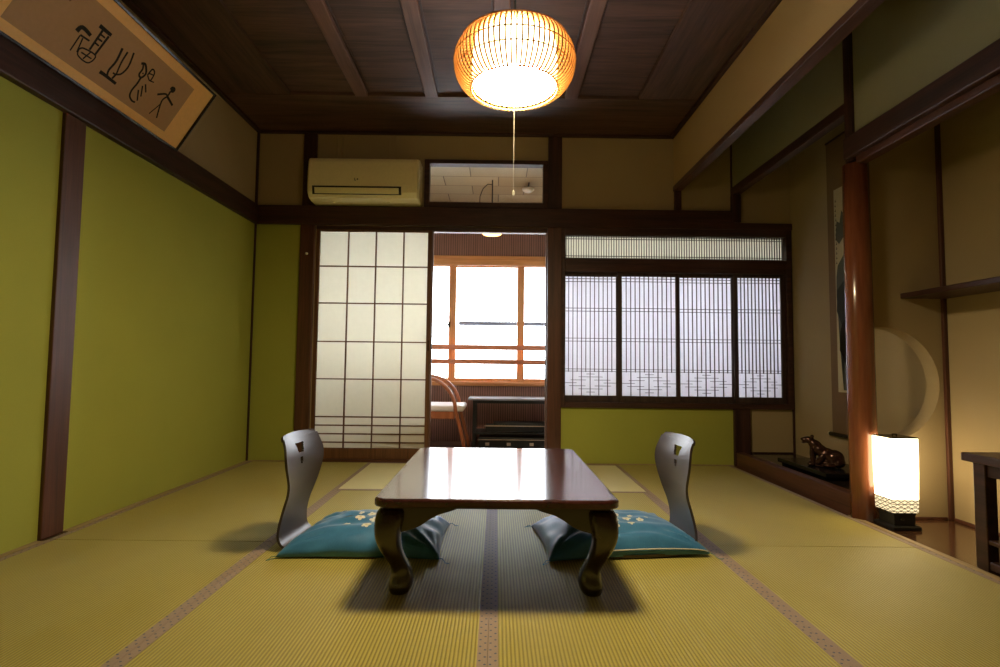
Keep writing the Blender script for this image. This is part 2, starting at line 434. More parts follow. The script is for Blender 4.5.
pl = B().lathe([(.062, -.01), (.0625, .4), (.061, 1.0), (.0595, 1.79)], (1.843, 2.70, 0), 48)
struct(pl.build('trim_%d' % TRIM[0], 'pillar', smooth=True, bevel=0), 'round polished reddish pillar at the corner of the alcove')

# ------------------------------------------------------------------ tatami mats
def mat_(x0, x1, y0, y1, along, label):
    c = ((x0+x1)/2, (y0+y1)/2, 0)
    g = .0005; bw = .027
    if along == 'y': main = (x0+bw, x1-bw, y0+g, y1-g)
    else: main = (x0+g, x1-g, y0+bw, y1-bw)
    o = B().box(*main, -.05, 0).build('tatami_mat', 'tatami_'+along, origin=c)
    tag(o, label, 'tatami mat', 'tatami mats')
    rr = ([(x0+g, x0+bw, y0+g, y1-g), (x1-bw, x1-g, y0+g, y1-g)] if along == 'y' else [(x0+g, x1-g, y0+g, y0+bw), (x0+g, x1-g, y1-bw, y1-g)])
    for r in rr: B().box(*r, -.05, .001).build('cloth_border', 'border_'+along, o)
    return o
mat_(XL+.036, -.924, 2.27, D-.024, 'y', 'tatami mat in the far left corner, behind the left legless chair')
mat_(XL+.036, -.924, .45, 2.267, 'y', 'tatami mat nearest the camera along the green left wall')
mat_(-.924, -.014, 1.345, 3.177, 'y', 'tatami mat under the left half of the low table')
mat_(-.014, .896, 1.345, 3.177, 'y', 'tatami mat under the right half of the low table')
mat_(-.924, .896, 3.18, D-.024, 'x', 'crosswise tatami mat painted pale with window sheen between the table and the back wall')
mat_(.896, XR-.03, 2.27, D-.024, 'y', 'tatami mat beside the raised alcove, behind the right legless chair')
mat_(.896, XR-.03, .45, 2.267, 'y', 'tatami mat in the near right, beside the side alcove')
mat_(-.924, -.014, -.46, 1.342, 'y', 'tatami mat at the very front, left of the centre seam')
mat_(-.014, .896, -.46, 1.342, 'y', 'tatami mat at the very front, right of the centre seam')

# ------------------------------------------------------------------ shoji door
dr = struct(B().box(-1.40, -1.373, D+.004, D+.034, .02, 1.79).box(-.539, -.507, D+.004, D+.034, .02, 1.79)
   .box(-1.373, -.539, D+.004, D+.034, .02, .10).box(-1.373, -.539, D+.004, D+.034, 1.757, 1.79).build('door_1', 'kumiko', bevel=.002),
   'paper sliding door left of the open doorway')
B().box(-1.373, -.539, D+.022, D+.024, .10, 1.757).build('paper', 'washi', dr)
lb = B()
for x in (-1.153, -.940, -.726): lb.box(x-.0045, x+.0045, D+.006, D+.021, .10, 1.757)
for z in (1.485, 1.199, .904, .619, .333, .269, .205, .142): lb.box(-1.373, -.539, D+.007, D+.0205, z-.0045, z+.0045)
lb.build('lattice', 'kumiko', dr)
B().box(-.527, -.519, D+.001, D+.005, .84, .92).build('finger_pull', 'black', dr, bevel=.002)
trim([(-.505, .383, D+.005, D+.05, 1.762, 1.772), (-.506, -.498, D+.02, D+.05, .004, 1.762)], 'pinkish', .001)
trim([(.374, .383, D+.02, D+.05, .004, 1.762)], 'pinkish', .001)

# ------------------------------------------------------------------ transom pane above the doorway
w1 = struct(B().box(-.574, -.535, D-.02, D+T, 1.95, 2.326).box(.347, .385, D-.02, D+T, 1.95, 2.326)
   .box(-.535, .347, D-.02, D+T, 1.95, 1.99).box(-.535, .347, D-.02, D+T, 2.294, 2.326).build('window_1', 'dark_x', bevel=.003), 'clear transom pane above the doorway')
B().box(-.535, .347, D+.03, D+.034, 1.99, 2.294).build('pane', 'glass', w1)

# ------------------------------------------------------------------ lattice window on the back wall
w2 = B()
for q in ((.491, .521, .425, 1.80), (2.217, XT-.014, .425, 1.80)): w2.box(q[0], q[1], D-.03, D+T, q[2], q[3])
for q in ((.425, .466), (1.459, 1.562), (1.745, 1.80)): w2.box(.521, 2.217, D-.03, D+T, q[0], q[1])
w2 = struct(w2.build('window_2', 'dark_x', bevel=.003), 'wide lattice window of four papered sashes on the back wall')
# transom strip
B().box(.521, 2.217, D+.02, D+.022, 1.562, 1.745).build('transom_paper', 'washi_dim', w2)
tb = B(); x = .530; k = 0
while x < 2.21:
    tb.box(x-.002, x+.002, D+.005, D+.017, 1.562, 1.745); x += .0195; k += 1
for z in (1.738, 1.722, 1.588, 1.572): tb.box(.521, 2.217, D+.008, D+.0165, z-.0022, z+.0022)
tb.build('transom_lattice', 'lattice', w2)
def sash(xa, xb, yo):
    f = B().box(xa-.03, xa, D+yo, D+yo+.022, .466, 1.459).box(xb, xb+.03, D+yo, D+yo+.022, .466, 1.459)
    f.box(xa, xb, D+yo, D+yo+.022, .466, .513).box(xa, xb, D+yo, D+yo+.022, 1.432, 1.459)
    f = f.build('sash', 'lattice', w2, bevel=.0015)
    B().box(xa, xb, D+yo+.016, D+yo+.018, .513, 1.432).build('paper', 'washi_white', f)
    w = xb-xa; n = 12; g = B(); ya, yb = D+yo+.004, D+yo+.0155
    for i in range(1, n):
        x = xa+w*i/n
        g.box(x-.0024, x+.0024, ya, yb, (.513 if i % 2 == 0 else .693), 1.432)
    for z in (1.415, 1.392, 1.185, 1.162, .952, .929, .715, .698):
        g.box(xa, xb, ya+.002, yb, z-.0019, z+.0019)
    for z, sg in ((.677, [(.43,.59)]), (.655, [(.28,.74)]), (.631, [(.13,.42),(.58,.89)]), (.609, [(0,.24),(.76,1)]),
                  (.586, [(.1,.41),(.59,.9)]), (.563, [(.28,.74)]), (.539, [(.43,.59)])):
        for a, b_ in sg: g.box(xa+w*a, xa+w*b_, ya+.003, yb, z-.0016, z+.0016)
    g.build('lattice', 'lattice', f)
sash(.521+.0, .922, .026); sash(.960, 1.376, .002); sash(1.414, 1.816, .026); sash(1.854, 2.187, .002)

# ------------------------------------------------------------------ sunroom behind the doorway
YS = 5.2
SX0, SX1 = -1.95, 2.75
struct(B().box(SX0, SX1, D+T, YS+.08, -.12, -.0).build('floor', 'sun_floor'), 'dark boards of the sunroom floor')
struct(B().box(SX0, SX1, D+T, YS+.08, 2.30, 2.36).build('ceiling', 'tiles'), 'tiled ceiling of the sunroom')
struct(B().box(SX0-T, SX0, D+T, YS+.08, -.12, 2.36).build('wall_sunroom_left', 'panelling'))
struct(B().box(SX1, SX1+T, D+T, YS+.08, -.12, 2.36).build('wall_sunroom_right', 'panelling'))
struct(B().box(SX0, SX1, YS, YS+.06, -.05, .535).box(SX0, SX1, YS, YS+.06, 1.80, 2.30).box(SX0, -1.85, YS, YS+.06, .535, 1.80)
   .box(2.66, SX1, YS, YS+.06, .535, 1.80).build('wall_sunroom_back', 'panelling'))
struct(B().box(XT+T, SX1+T, D, D+T, -.12, 2.36).build('wall_sunroom_front', 'panelling'))
w3 = struct(B().box(-1.85, 2.66, YS-.03, YS+.07, .535, .575).box(-1.85, 2.66, YS-.03, YS+.07, 1.735, 1.80).box(-1.85, 2.66, YS-.045, YS-.03, 1.70, 1.765).box(-1.85, 2.66, YS-.045, YS-.03, .55, .575)
   .build('window_3', 'orange', bevel=.004), 'orange wood window along the sunroom')
xs = [-1.80, -1.115, -.435, .232, .915, 1.60, 2.27]
for i, (a, b_) in enumerate(zip(xs, xs[1:]+[2.62])):
    yo = YS+(.004 if i % 2 else .03)
    wd = .034
    s_ = B().box(a-wd, a+wd, yo, yo+.024, .575, 1.735).box(b_-wd, b_+wd, yo, yo+.024, .575, 1.735)
    s_.box(a+wd, b_-wd, yo, yo+.024, .575, .608).box(a+wd, b_-wd, yo, yo+.024, 1.695, 1.735)
    s_ = s_.build('sash', 'orange_z', w3)
    B().box(a+wd, b_-wd, yo+.01, yo+.013, .608, 1.695).build('pane', 'glass', s_)
B().box(-.475, -.455, YS-.015, YS+.004, 1.10, 1.15).box(-.49, -.46, YS-.02, YS-.008, 1.118, 1.130).build('latch', 'black', w3, bevel=.002)
hr = struct(B().box(SX0, SX1, YS-.10, YS-.060, .880, .928).box(SX0, SX1, YS-.10, YS-.060, .744, .790).build('trim_90', 'rail', bevel=.008), 'two wooden handrails inside the sunroom window')
t_ = B().box(-.40, 2.6, 5.60, 5.625, 1.150, 1.19)
k = -.40
while k < 2.6: t_.box(k, k+.012, 5.595, 5.63, 1.19, 1.197); k += .035
struct(t_.build('trim_91', 'bluegrey'), 'thin blue-grey ridged rail outside the sunroom window')

# sunroom lamp on its cable
ld = thing('ceiling_lamp', (-.05, 4.45, 1.81), 'small glowing lamp hanging by a cable in the sunroom, seen at the doorway head', 'lamp')
B().lathe([(.02, .0), (.075, .012), (.098, .04), (.09, .05), (.04, .052)], (-.05, 4.45, 1.822), 24).build('shade', 'sunlamp', ld, smooth=True)
B().lathe([(.05, .0), (.045, .05), (.012, .07)], (-.05, 4.45, 1.876), 20).build('socket', 'blackm', ld, smooth=True)
B().tube([(-.05, 4.45, 1.95), (-.05, 4.45, 2.14), (-.05, 4.45, 2.30)], .005, 8).tube([(-.05, 4.45, 2.26), (-.09, 4.45, 2.265), (-.13, 4.46, 2.23), (-.155, 4.46, 2.16), (-.16, 4.46, 2.06), (-.11, 4.46, 1.97), (-.055, 4.45, 1.95)], .0035, 6).build('cable', 'blackm', ld, smooth=True)
sd = thing('smoke_detector', (.255, 4.50, 2.21), 'small round silver detector on the sunroom ceiling seen through the transom', 'detector')
B().lathe([(.0, .0), (.035, .004), (.052, .02), (.05, .032), (.02, .036)], (.255, 4.50, 2.215), 24).build('body', 'white', sd, smooth=True)
B().tube([(.255, 4.50, 2.25), (.262, 4.50, 2.30)], .006, 8).build('stem', 'blackm', sd)

# bentwood chair
ch = thing('bentwood_chair', (-.55, 4.62, 0), 'bentwood armchair with a white seat pad half hidden behind the paper door', 'chair')
B().box(-.92, -.262, 4.42, 4.86, .352, .402).build('seat_pad', 'whitecush', ch, bevel=.02, seg=4, smooth=True)
B().box(-.90, -.34, 4.44, 4.84, .29, .351).build('seat_frame', 'bent', ch, bevel=.004)
for yy in (4.40, 4.88):
    pts = []
    for k in range(13):
        a = PI*.5*k/12
        pts.append((-.60+.27*math.sin(a), yy, .36+.27*math.cos(a)))
    pts = [(-.92, yy, .66), (-.75, yy, .64)]+pts[0:]+[(-.29, yy, .22), (-.265, yy, .12), (-.24, yy, .0)]
    B().tube(pts, .017, 10, flat=.75).build('arm', 'bent', ch, smooth=True)
    B().tube([(-.90, yy, .66), (-.93, yy, .4), (-.95, yy, 0)], .016, 10).build('leg', 'bent', ch, smooth=True)
B().tube([(-.95, 4.40, .66), (-1.0, 4.42, .78), (-1.02, 4.64, .84), (-1.0, 4.86, .78), (-.95, 4.88, .66)], .018, 10).box(-1.0, -.975, 4.48, 4.80, .45, .80).build('backrest', 'bent', ch, smooth=False)

# black stand with boxes
bs = thing('black_stand', (.17, 4.86, 0), 'black open stand with a pale sheen painted on its top under the sunroom window', 'stand')
B().box(-.245, .62, 4.70, 5.06, .428, .445).build('top', 'sheen_grey', bs, bevel=.003)
for x in (-.205, .555): 
    for y in (4.74, 5.0): B().box(x, x+.03, y, y+.03, 0, .428).build('leg', 'blackm', bs, bevel=.003)
B().box(-.20, .585, 4.73, 5.04, .13, .145).build('shelf', 'blackm', bs, bevel=.002)
B().box(-.18, .56, 4.74, 4.755, .400, .428).build('apron', 'blackm', bs)
pk = thing('black_case', (.22, 4.84, .145), 'flat black case lying on the shelf of the black stand', 'case')
B().box(-.09, .52, 4.76, 4.98, .146, .20).build('body', 'blackm', pk, bevel=.008)
B().box(-.10, .53, 4.750, 4.758, .198, .206).build('metal_edge', 'aluminium', pk, bevel=.001)
B().box(-.02, .46, 4.78, 4.96, .20, .225).build('lid', 'blackm', pk, bevel=.006)
fv = thing('storage_crate', (.2, 4.84, 0), 'low black crate on the floor under the shelf of the black stand', 'crate')
B().box(-.15, .54, 4.76, 4.98, .002, .10).build('body', 'blackm', fv, bevel=.006)
B().box(-.16, .55, 4.748, 4.76, .078, .084).build('rim', 'aluminium', fv, bevel=.001)
for x in (-.09, .10, .3, .5): B().box(x, x+.035, 4.748, 4.76, .03, .055).build('clip', 'aluminium', fv, bevel=.001)

# ------------------------------------------------------------------ air conditioner
ac = thing('air_conditioner', (-.99, D, 1.955), 'ivory wall air conditioner above the paper sliding door', 'air conditioner')
prof = [(0,0),(.10,.0),(.165,.015),(.195,.05),(.20,.09),(.196,.20),(.186,.285),(.172,.310),(.15,.318),(0,.318)]
x0, x1 = -1.418, -.590
z0 = 1.952
rings = [[(x0, D-a*.9-.0, z0+.010+b_*.96) for a, b_ in prof], [(x0+.012, D-a, z0+b_) for a, b_ in prof], [(x1-.012, D-a, z0+b_) for a, b_ in prof], [(x1, D-a*.9, z0+.010+b_*.96) for a, b_ in prof]]
B().loops(rings).build('casing', 'ac', ac, bevel=.004)
B().prism([(x0+.02, D-.1985, z0+.098), (x0+.02, D-.2015, z0+.100), (x0+.02, D-.1975, z0+.205), (x0+.02, D-.188, z0+.280), (x0+.02, D-.182, z0+.280)], (x1-x0-.06, 0, 0)).build('front_panel', 'ac', ac, bevel=.002)
B().prism([(x0+.045, D-.192, z0+.032), (x0+.045, D-.2045, z0+.090), (x0+.045, D-.197, z0+.095), (x0+.045, D-.178, z0+.035)], (.655, 0, 0)).build('vent', 'acdark', ac)
B().prism([(x0+.062, D-.195, z0+.038), (x0+.062, D-.208, z0+.078), (x0+.062, D-.205, z0+.080), (x0+.062, D-.190, z0+.038)], (.62, 0, 0)).build('louvre', 'ac', ac, bevel=.001)
mk = B(); lx = x0+.355
mk.box(lx, lx+.003, D-.2035, D-.199, z0+.135, z0+.153).box(lx, lx+.011, D-.2035, D-.199, z0+.135, z0+.138)
mk.box(lx+.016, lx+.028, D-.2035, D-.199, z0+.143, z0+.146).box(lx+.021, lx+.024, D-.2035, D-.199, z0+.138, z0+.151)
mk.build('badge', 'blackm', ac)
for x in (-1.24, -.83): B().lathe([(.013, 0), (.013, .03)], (x, D-.10, 1.9455-.0), 12).build('foot', 'ac', ac)
for x in (-1.235, -.83): B().box(x-.022, x-.017, D-.012, D, 2.26, 2.515).box(x+.017, x+.022, D-.012, D, 2.26, 2.515).box(x-.022, x+.022, D-.004, D, 2.26, 2.515).build('hanging_strap', 'plaster', ac)
hk = thing('wall_hook', (-1.457, D-.032, 1.567), 'tiny white hook on the post left of the paper door', 'hook')
B().lathe([(.001, 0), (.010, .004), (.011, .014), (.001, .019)], (-1.457, D-.037, 1.562), 12).box(-1.459, -1.455, D-.037, D-.0301, 1.566, 1.571).build('peg', 'white', hk, smooth=True)

# ------------------------------------------------------------------ framed calligraphy leaning out from the left wall
P0 = Vector((-1.822, 0, 1.938)); V = Vector((.21, 0, .33)).normalized(); N = Vector((V.z, 0, -V.x))
def fp(y, v, n=0): return P0+Vector((0, y, 0))+V*v+N*n
fr = thing('framed_calligraphy', (-1.834, 2.36, 1.947), 'long framed calligraphy of four black characters leaning over the left wall', 'picture')
def slab(b, y0, y1, v0, v1, n0, n1):
    return b.prism([fp(y0, v0, n0), fp(y1, v0, n0), fp(y1, v1, n0), fp(y0, v1, n0)], N*(n1-n0))
FY0, FY1, FV = 1.70, 2.965, .368
slab(B(), FY0, FY1, 0, FV, -.012, -.003).build('backing', 'blackm', fr)
b = B()
for q in ((FY0-.012, FY1+.012, -.012, 0), (FY0-.012, FY1+.012, FV, FV+.012), (FY0-.012, FY0, 0, FV), (FY1, FY1+.012, 0, FV)): slab(b, *q, -.014, .010)
b.build('frame', 'black', fr, bevel=.002)
slab(B(), FY0, FY1, 0, FV, -.003, 0.0).build('mount', 'gold', fr)
slab(B(), 1.870, 2.822, .040, .320, .0, .0008).build('paper', 'artpaper', fr)
G = [
 [([(2.128,.183),(2.138,.21),(2.187,.205)],9),([(2.149,.18),(2.196,.184)],4),([(2.15,.177),(2.153,.103)],3),([(2.166,.176),(2.18,.114)],3),([(2.193,.262),(2.261,.262)],8),([(2.216,.262),(2.219,.154)],5),([(2.254,.252),(2.252,.151)],5),([(2.216,.236),(2.244,.236)],4),([(2.216,.214),(2.244,.216)],4),([(2.217,.193),(2.243,.192)],4),([(2.18,.131),(2.196,.145),(2.257,.15),(2.248,.106),(2.193,.106),(2.18,.131)],3.4),([(2.219,.107),(2.23,.152)],3),([(2.196,.125),(2.25,.129)],3)],
 [([(2.34,.251),(2.352,.188),(2.348,.135),(2.358,.11)],5.5),([(2.372,.253),(2.377,.196),(2.391,.14)],4.5),([(2.4,.269),(2.418,.206),(2.412,.16),(2.391,.14),(2.372,.137)],4.5),([(2.316,.106),(2.345,.107),(2.418,.105)],8),([(2.39,.142),(2.386,.114)],5)],
 [([(2.465,.253),(2.483,.263),(2.503,.25),(2.519,.227),(2.509,.2),(2.49,.207),(2.489,.236),(2.477,.257)],5.5),([(2.509,.2),(2.511,.163),(2.508,.126),(2.517,.098),(2.543,.085),(2.564,.088)],5),([(2.531,.23),(2.535,.267),(2.558,.258),(2.562,.216),(2.531,.23)],4),([(2.562,.216),(2.587,.222)],3),([(2.533,.241),(2.559,.248)],3),([(2.538,.146),(2.569,.1)],4),([(2.544,.174),(2.572,.127)],4),([(2.552,.189),(2.582,.158)],4),([(2.503,.225),(2.506,.219)],4)],
 [([(2.700,.248),(2.700,.260),(2.716,.262),(2.718,.250),(2.706,.245),(2.710,.255)],8),([(2.704,.24),(2.705,.21),(2.694,.171),(2.73,.087)],5),([(2.646,.186),(2.687,.214),(2.705,.21)],5),([(2.705,.21),(2.769,.19)],6),([(2.7,.164),(2.674,.083)],3)]]
def catmull(p, k=5):
    if len(p) < 3: return p
    q = [p[0]]+list(p)+[p[-1]]; out = []
    for i in range(1, len(q)-2):
        for j in range(k):
            t = j/k; a, b_, c_, d_ = q[i-1], q[i], q[i+1], q[i+2]
            out.append(tuple(.5*((2*b_[m])+(c_[m]-a[m])*t+(2*a[m]-5*b_[m]+4*c_[m]-d_[m])*t*t+(3*b_[m]-a[m]-3*c_[m]+d_[m])*t**3) for m in range(len(b_))))
    out.append(tuple(p[-1])); return out
for g in G:
    b = B()
    for pts, w in g:
        pp = [Vector((p[0]-.006, p[1]-.012)) for p in catmull(pts)]
        L, Rr = [], []
        for i, p in enumerate(pp):
            t = (pp[min(i+1, len(pp)-1)]-pp[max(i-1, 0)]).normalized(); n_ = Vector((-t.y, t.x))*w*.0011*(1.0-.25*i/len(pp))
            L.append(b.bm.verts.new(fp((p+n_).x, (p+n_).y, .0013))); Rr.append(b.bm.verts.new(fp((p-n_).x, (p-n_).y, .0013)))
        for i in range(len(pp)-1): b.bm.faces.new((L[i], Rr[i], Rr[i+1], L[i+1]))
    b.build('character', 'ink', fr)
fi = plain('faded_ink', rgb(124,90,60), .85)
for (y, v, r) in ((1.955,.27,.012),(1.98,.245,.01),(1.945,.225,.009),(2.01,.285,.008),(2.03,.25,.006)):
    b = B(); b.bm.faces.new([b.bm.verts.new(fp(y+r*math.cos(a)*random.uniform(.6,1), v+r*math.sin(a)*random.uniform(.6,1), .0012)) for a in [2*PI*k/9 for k in range(9)]])
    b.build('faded_stain', fi, fr)
for y in (1.93, 2.79): 
    B().box(-1.862, -1.836, y, y+.03, 1.9455, 1.952).build('bracket', 'blackm', fr, bevel=.001)
for y in (2.0, 2.7):
    B().tube([fp(y, .36, -.012), (XL, y, 2.40)], .0018, 6).build('hanging_cord', 'cordw', fr)

# ------------------------------------------------------------------ pendant lamp
LX, LY, LZ = .057, 2.0, 1.905
pd = thing('pendant_lamp', (LX, LY, LZ), 'round bamboo basket pendant lamp glowing under the ceiling', 'lamp')
def prf(t):      # t in -1..1 -> r,z
    if t < 0:
        zz = t*.118; return .231*(1-abs(zz/.142)**2.5)**(1/2.5), zz
    an = t*math.radians(68); return .231*math.cos(an)**.9, .130*math.sin(an)
B().lathe([(.001, -.1135), (.06, -.1125), (.11, -.109), (.145, -.103), (.158, -.095)], (LX, LY, LZ), 48, cap=False).build('bottom_diffuser', 'lampglow', pd, smooth=True)
B().lathe([(.1585, -.0945), (.163, -.08), (.163, .0), (.157, .07), (.13, .082)], (LX, LY, LZ), 48, cap=False).build('side_diffuser', 'lampside', pd, smooth=True)
B().lathe([(.1298, .0825), (.03, .088)], (LX, LY, LZ), 48, cap=False).build('top_diffuser', 'lamptop', pd, smooth=True)
b = B(); NR = 72
for k in range(NR):
    a = 2*PI*k/NR
    pts = []
    for j in range(17):
        t = -1+2*j/16
        r, z = prf(t)
        if t < -.999: r, z = .163, -.108
        pts.append((LX+r*math.cos(a), LY+r*math.sin(a), LZ+z))
    b.tube(pts, .0039, 4)
b.build('bamboo_ribs', 'bamboo', pd)
for rr, zz, w in ((.166, -.106, .003), (.222, -.045, .0022), (.2335, .0, .0022), (.207, .068, .003), (.094, .121, .004)):
    B().tube([(LX+rr*math.cos(2*PI*k/48), LY+rr*math.sin(2*PI*k/48), LZ+zz) for k in range(48)], w, 6, closed=True).build('hoop', 'bamboo', pd, smooth=True)
B().lathe([(.03, .09), (.05, .10), (.05, .15), (.015, .165)], (LX, LY, LZ), 20).tube([(LX-.092, LY, LZ+.121), (LX+.092, LY, LZ+.121)], .003, 6).tube([(LX, LY-.092, LZ+.121), (LX, LY+.092, LZ+.121)], .003, 6).build('socket', 'white', pd)
B().tube([(LX, LY, LZ+.16), (LX, LY, ZC-.05)], .004, 8).build('cord', 'blackm', pd)
B().lathe([(.045, -.05), (.05, -.03), (.05, -.004)], (LX, LY, ZC-.03), 24).build('ceiling_cap', 'white', pd, smooth=True)
B().tube([(LX, LY, LZ-.112), (LX, LY, 1.40)], .0006, 6).lathe([(.001, -.02), (.005, -.016), (.004, 0), (.001, .004)], (LX, LY, 1.40), 8).build('pull_cord', 'cordw', pd)

# ------------------------------------------------------------------ low table
TX0, TX1, TY0, TY1, TZ = -.384, .397, 1.70, 2.76, .318
tcx, tcy = (TX0+TX1)/2, (TY0+TY1)/2
tt = thing('low_table', (tcx, tcy, 0), 'low glossy red-brown table with curved cabriole legs in the middle of the room', 'table')
def rrect(ins, z, rad=.045, n=8):
    x0, x1, y0, y1 = TX0+ins, TX1-ins, TY0+ins, TY1-ins; r = max(rad-ins, .004); out = []
    for (cx_, cy_, a0) in ((x1-r, y1-r, 0), (x0+r, y1-r, PI/2), (x0+r, y0+r, PI), (x1-r, y0+r, 3*PI/2)):
        for k in range(n+1):
            a = a0+PI/2*k/n; out.append((cx_+r*math.cos(a), cy_+r*math.sin(a), z))
    return out
B().loops([rrect(.010, .290), rrect(.003, .2915), rrect(0, .295), rrect(0, .309), rrect(.003, .3145), rrect(.009, .3175), rrect(.016, TZ)]).build('top', 'table', tt)
B().loops([rrect(.03, .282), rrect(.024, .284), rrect(.024, .290)]).build('underframe', 'tableleg', tt)
# aprons: shaped boards between legs
def apron(p, q, inward):
    p, q = Vector(p), Vector(q); L = (q-p).length; u = (q-p)/L; n = 60
    KN = [(0, .195), (.04, .203), (.075, .212), (.105, .226), (.13, .244), (.16, .260), (.19, .268), (.215, .276), (.235, .287)]
    def low(e):
        for (a, za), (c, zc) in zip(KN, KN[1:]):
            if e <= c: return za+(zc-za)*(e-a)/(c-a)
        return .287
    b = B(); rows = []
    inw = Vector(inward)*.024
    for i in range(n+1):
        s_ = L*i/n; e = min(s_, L-s_); P_ = p+u*s_; zl = Vector((0,0,low(e))); zt = Vector((0,0,.290))
        rows.append([b.bm.verts.new(v) for v in (P_+zl, P_+zt, P_+zt+inw, P_+zl+inw)])
    for r1, r2 in zip(rows, rows[1:]):
        for k in range(4): b.bm.faces.new((r1[k], r1[(k+1) % 4], r2[(k+1) % 4], r2[k]))
    b.bm.faces.new(rows[0]); b.bm.faces.new(rows[-1][::-1])
    return b
i0 = .045
c00, c10, c11, c01 = (TX0+i0, TY0+i0, 0), (TX1-i0, TY0+i0, 0), (TX1-i0, TY1-i0, 0), (TX0+i0, TY1-i0, 0)
for p, q, inn in ((c00, c10, (0,1,0)), (c10, c11, (-1,0,0)), (c11, c01, (0,-1,0)), (c01, c00, (1,0,0))):
    apron(p, q, inn).build('apron', 'tableleg', tt)
# cabriole legs: section centre moves along the diagonal (o = outward offset), half size h
LEG = [(.288, .014, .046), (.245, .020, .047), (.215, .024, .044), (.185, .024, .040), (.155, .017, .036), (.128, .007, .032), (.105, -.004, .030), (.085, -.012, .031),
       (.068, -.016, .034), (.050, -.017, .039), (.032, -.015, .041), (.016, -.012, .038), (.005, -.010, .031), (.0, -.009, .024)]
for sx, sy in ((-1,-1), (1,-1), (1,1), (-1,1)):
    bx = (TX0+.068) if sx < 0 else (TX1-.068); by = (TY0+.072) if sy < 0 else (TY1-.072)
    rings = []
    for z, o_, h in LEG:
        ring = []
        cx_, cy_ = bx+sx*o_, by+sy*o_
        for k in range(16):
            a = 2*PI*k/16; ca, sa = math.cos(a), math.sin(a)
            e = .62 if z > .1 else .85
            ring.append((cx_+h*math.copysign(abs(ca)**e, ca), cy_+h*math.copysign(abs(sa)**e, sa), z))
        rings.append(ring)
    B().loops(rings).build('leg', 'tableleg', tt, smooth=True, subsurf=1)

# ------------------------------------------------------------------ legless chairs (local: faces +x; mirrored by sx)
ZP = [ # s along profile: (x, z, half width)
 (.40, .012, .15), (.30, .011, .165), (.18, .011, .165), (.08, .012, .155), (.04, .015, .138), (.008, .024, .130), (-.009, .050, .124), (-.010, .09, .117), (-.003, .13, .112), (.008, .17, .112),
 (.022, .21, .118), (.032, .25, .130), (.037, .29, .150), (.038, .33, .166), (.034, .37, .167), (.024, .405, .155), (.012, .435, .148), (.004, .452, .142), (.0, .460, .130)]
def zaisu(loc, sx, rz, label):
    root = thing('legless_chair', loc, label, 'chair', 'legless chairs at the low table')
    P = catmull(ZP, 4); NU = 21
    cr, sr = math.cos(rz), math.sin(rz)
    def place(x, y, z):
        x, y = x*cr-y*sr, x*sr+y*cr
        return Vector((loc[0]+sx*x, loc[1]+y, loc[2]+z))
    def surf(i, v, off=0):
        x, z, h = P[i]
        x2, z2, _ = P[min(i+1, len(P)-1)]; x1_, z1_, _ = P[max(i-1, 0)]
        t = Vector((x2-x1_, z2-z1_)).normalized(); nn = Vector((t.y, -t.x))   # points to the sitter
        back = max(0, min(1, (z-.10)/.15))
        dish = -.022*back*(1-abs(v)**2)                                     # concave backrest
        zz = z-(.012*v*v if z > .44 else 0)
        o_ = off+dish
        return place(x+nn.x*o_+.0*back, v*h, zz+nn.y*o_)
    # hole tests in (v*h, z)
    def hole(y, z):
        if .372 < z < .412 and abs(y) < .020+(z-.372)*.45: return True
        if .318 < z < .352 and abs(y) < .004+(z-.318)*.28: return True
        return False
    fine = []
    for i in range(len(P)-1): fine += [(i, 0), ]
    b = B(); nI = len(P); NV = 60
    front = [[b.bm.verts.new(surf(i, -1+2*j/NV, .005)) for j in range(NV+1)] for i in range(nI)]
    rear = [[b.bm.verts.new(surf(i, -1+2*j/NV, -.005)) for j in range(NV+1)] for i in range(nI)]
    keep = {}
    for i in range(nI-1):
        for j in range(NV):
            zc = (P[i][1]+P[i+1][1])/2; yc = (-1+2*(j+.5)/NV)*(P[i][2]+P[i+1][2])/2
            keep[i, j] = not (P[i][0] < .06 and hole(yc, zc))
    for (i, j), kp in keep.items():
        if not kp: continue
        b.bm.faces.new((front[i][j], front[i][j+1], front[i+1][j+1], front[i+1][j]))
        b.bm.faces.new((rear[i][j], rear[i+1][j], rear[i+1][j+1], rear[i][j+1]))
        for (di, dj, e) in ((0,-1,((i,j),(i+1,j))), (0,1,((i,j+1),(i+1,j+1))), (-1,0,((i,j),(i,j+1))), (1,0,((i+1,j),(i+1,j+1)))):
            if not keep.get((i+di, j+dj), False):
                (a0, a1), (b0, b1) = e
                b.bm.faces.new((front[a0][a1], front[b0][b1], rear[b0][b1], rear[a0][a1]))
    for v in [v for v in b.bm.verts if not v.link_faces]: b.bm.verts.remove(v)
    o = b.build('bent_shell', 'zaisu', root, smooth=True)
    m = o.modifiers.new('es', 'EDGE_SPLIT'); m.split_angle = math.radians(40)
    # felt pads below
    for yy in (-.12, .12):
        c_ = place(.30, yy*.9, .0005)
        B().lathe([(.012, 0), (.012, .004)], tuple(c_), 12).build('felt_pad', 'blackm', root)
    return root
zaisu((-.828, 2.27, 0), 1, -.10, 'black bentwood legless chair left of the low table')
zaisu((.782, 2.29, 0), -1, -.10, 'black bentwood legless chair right of the low table')

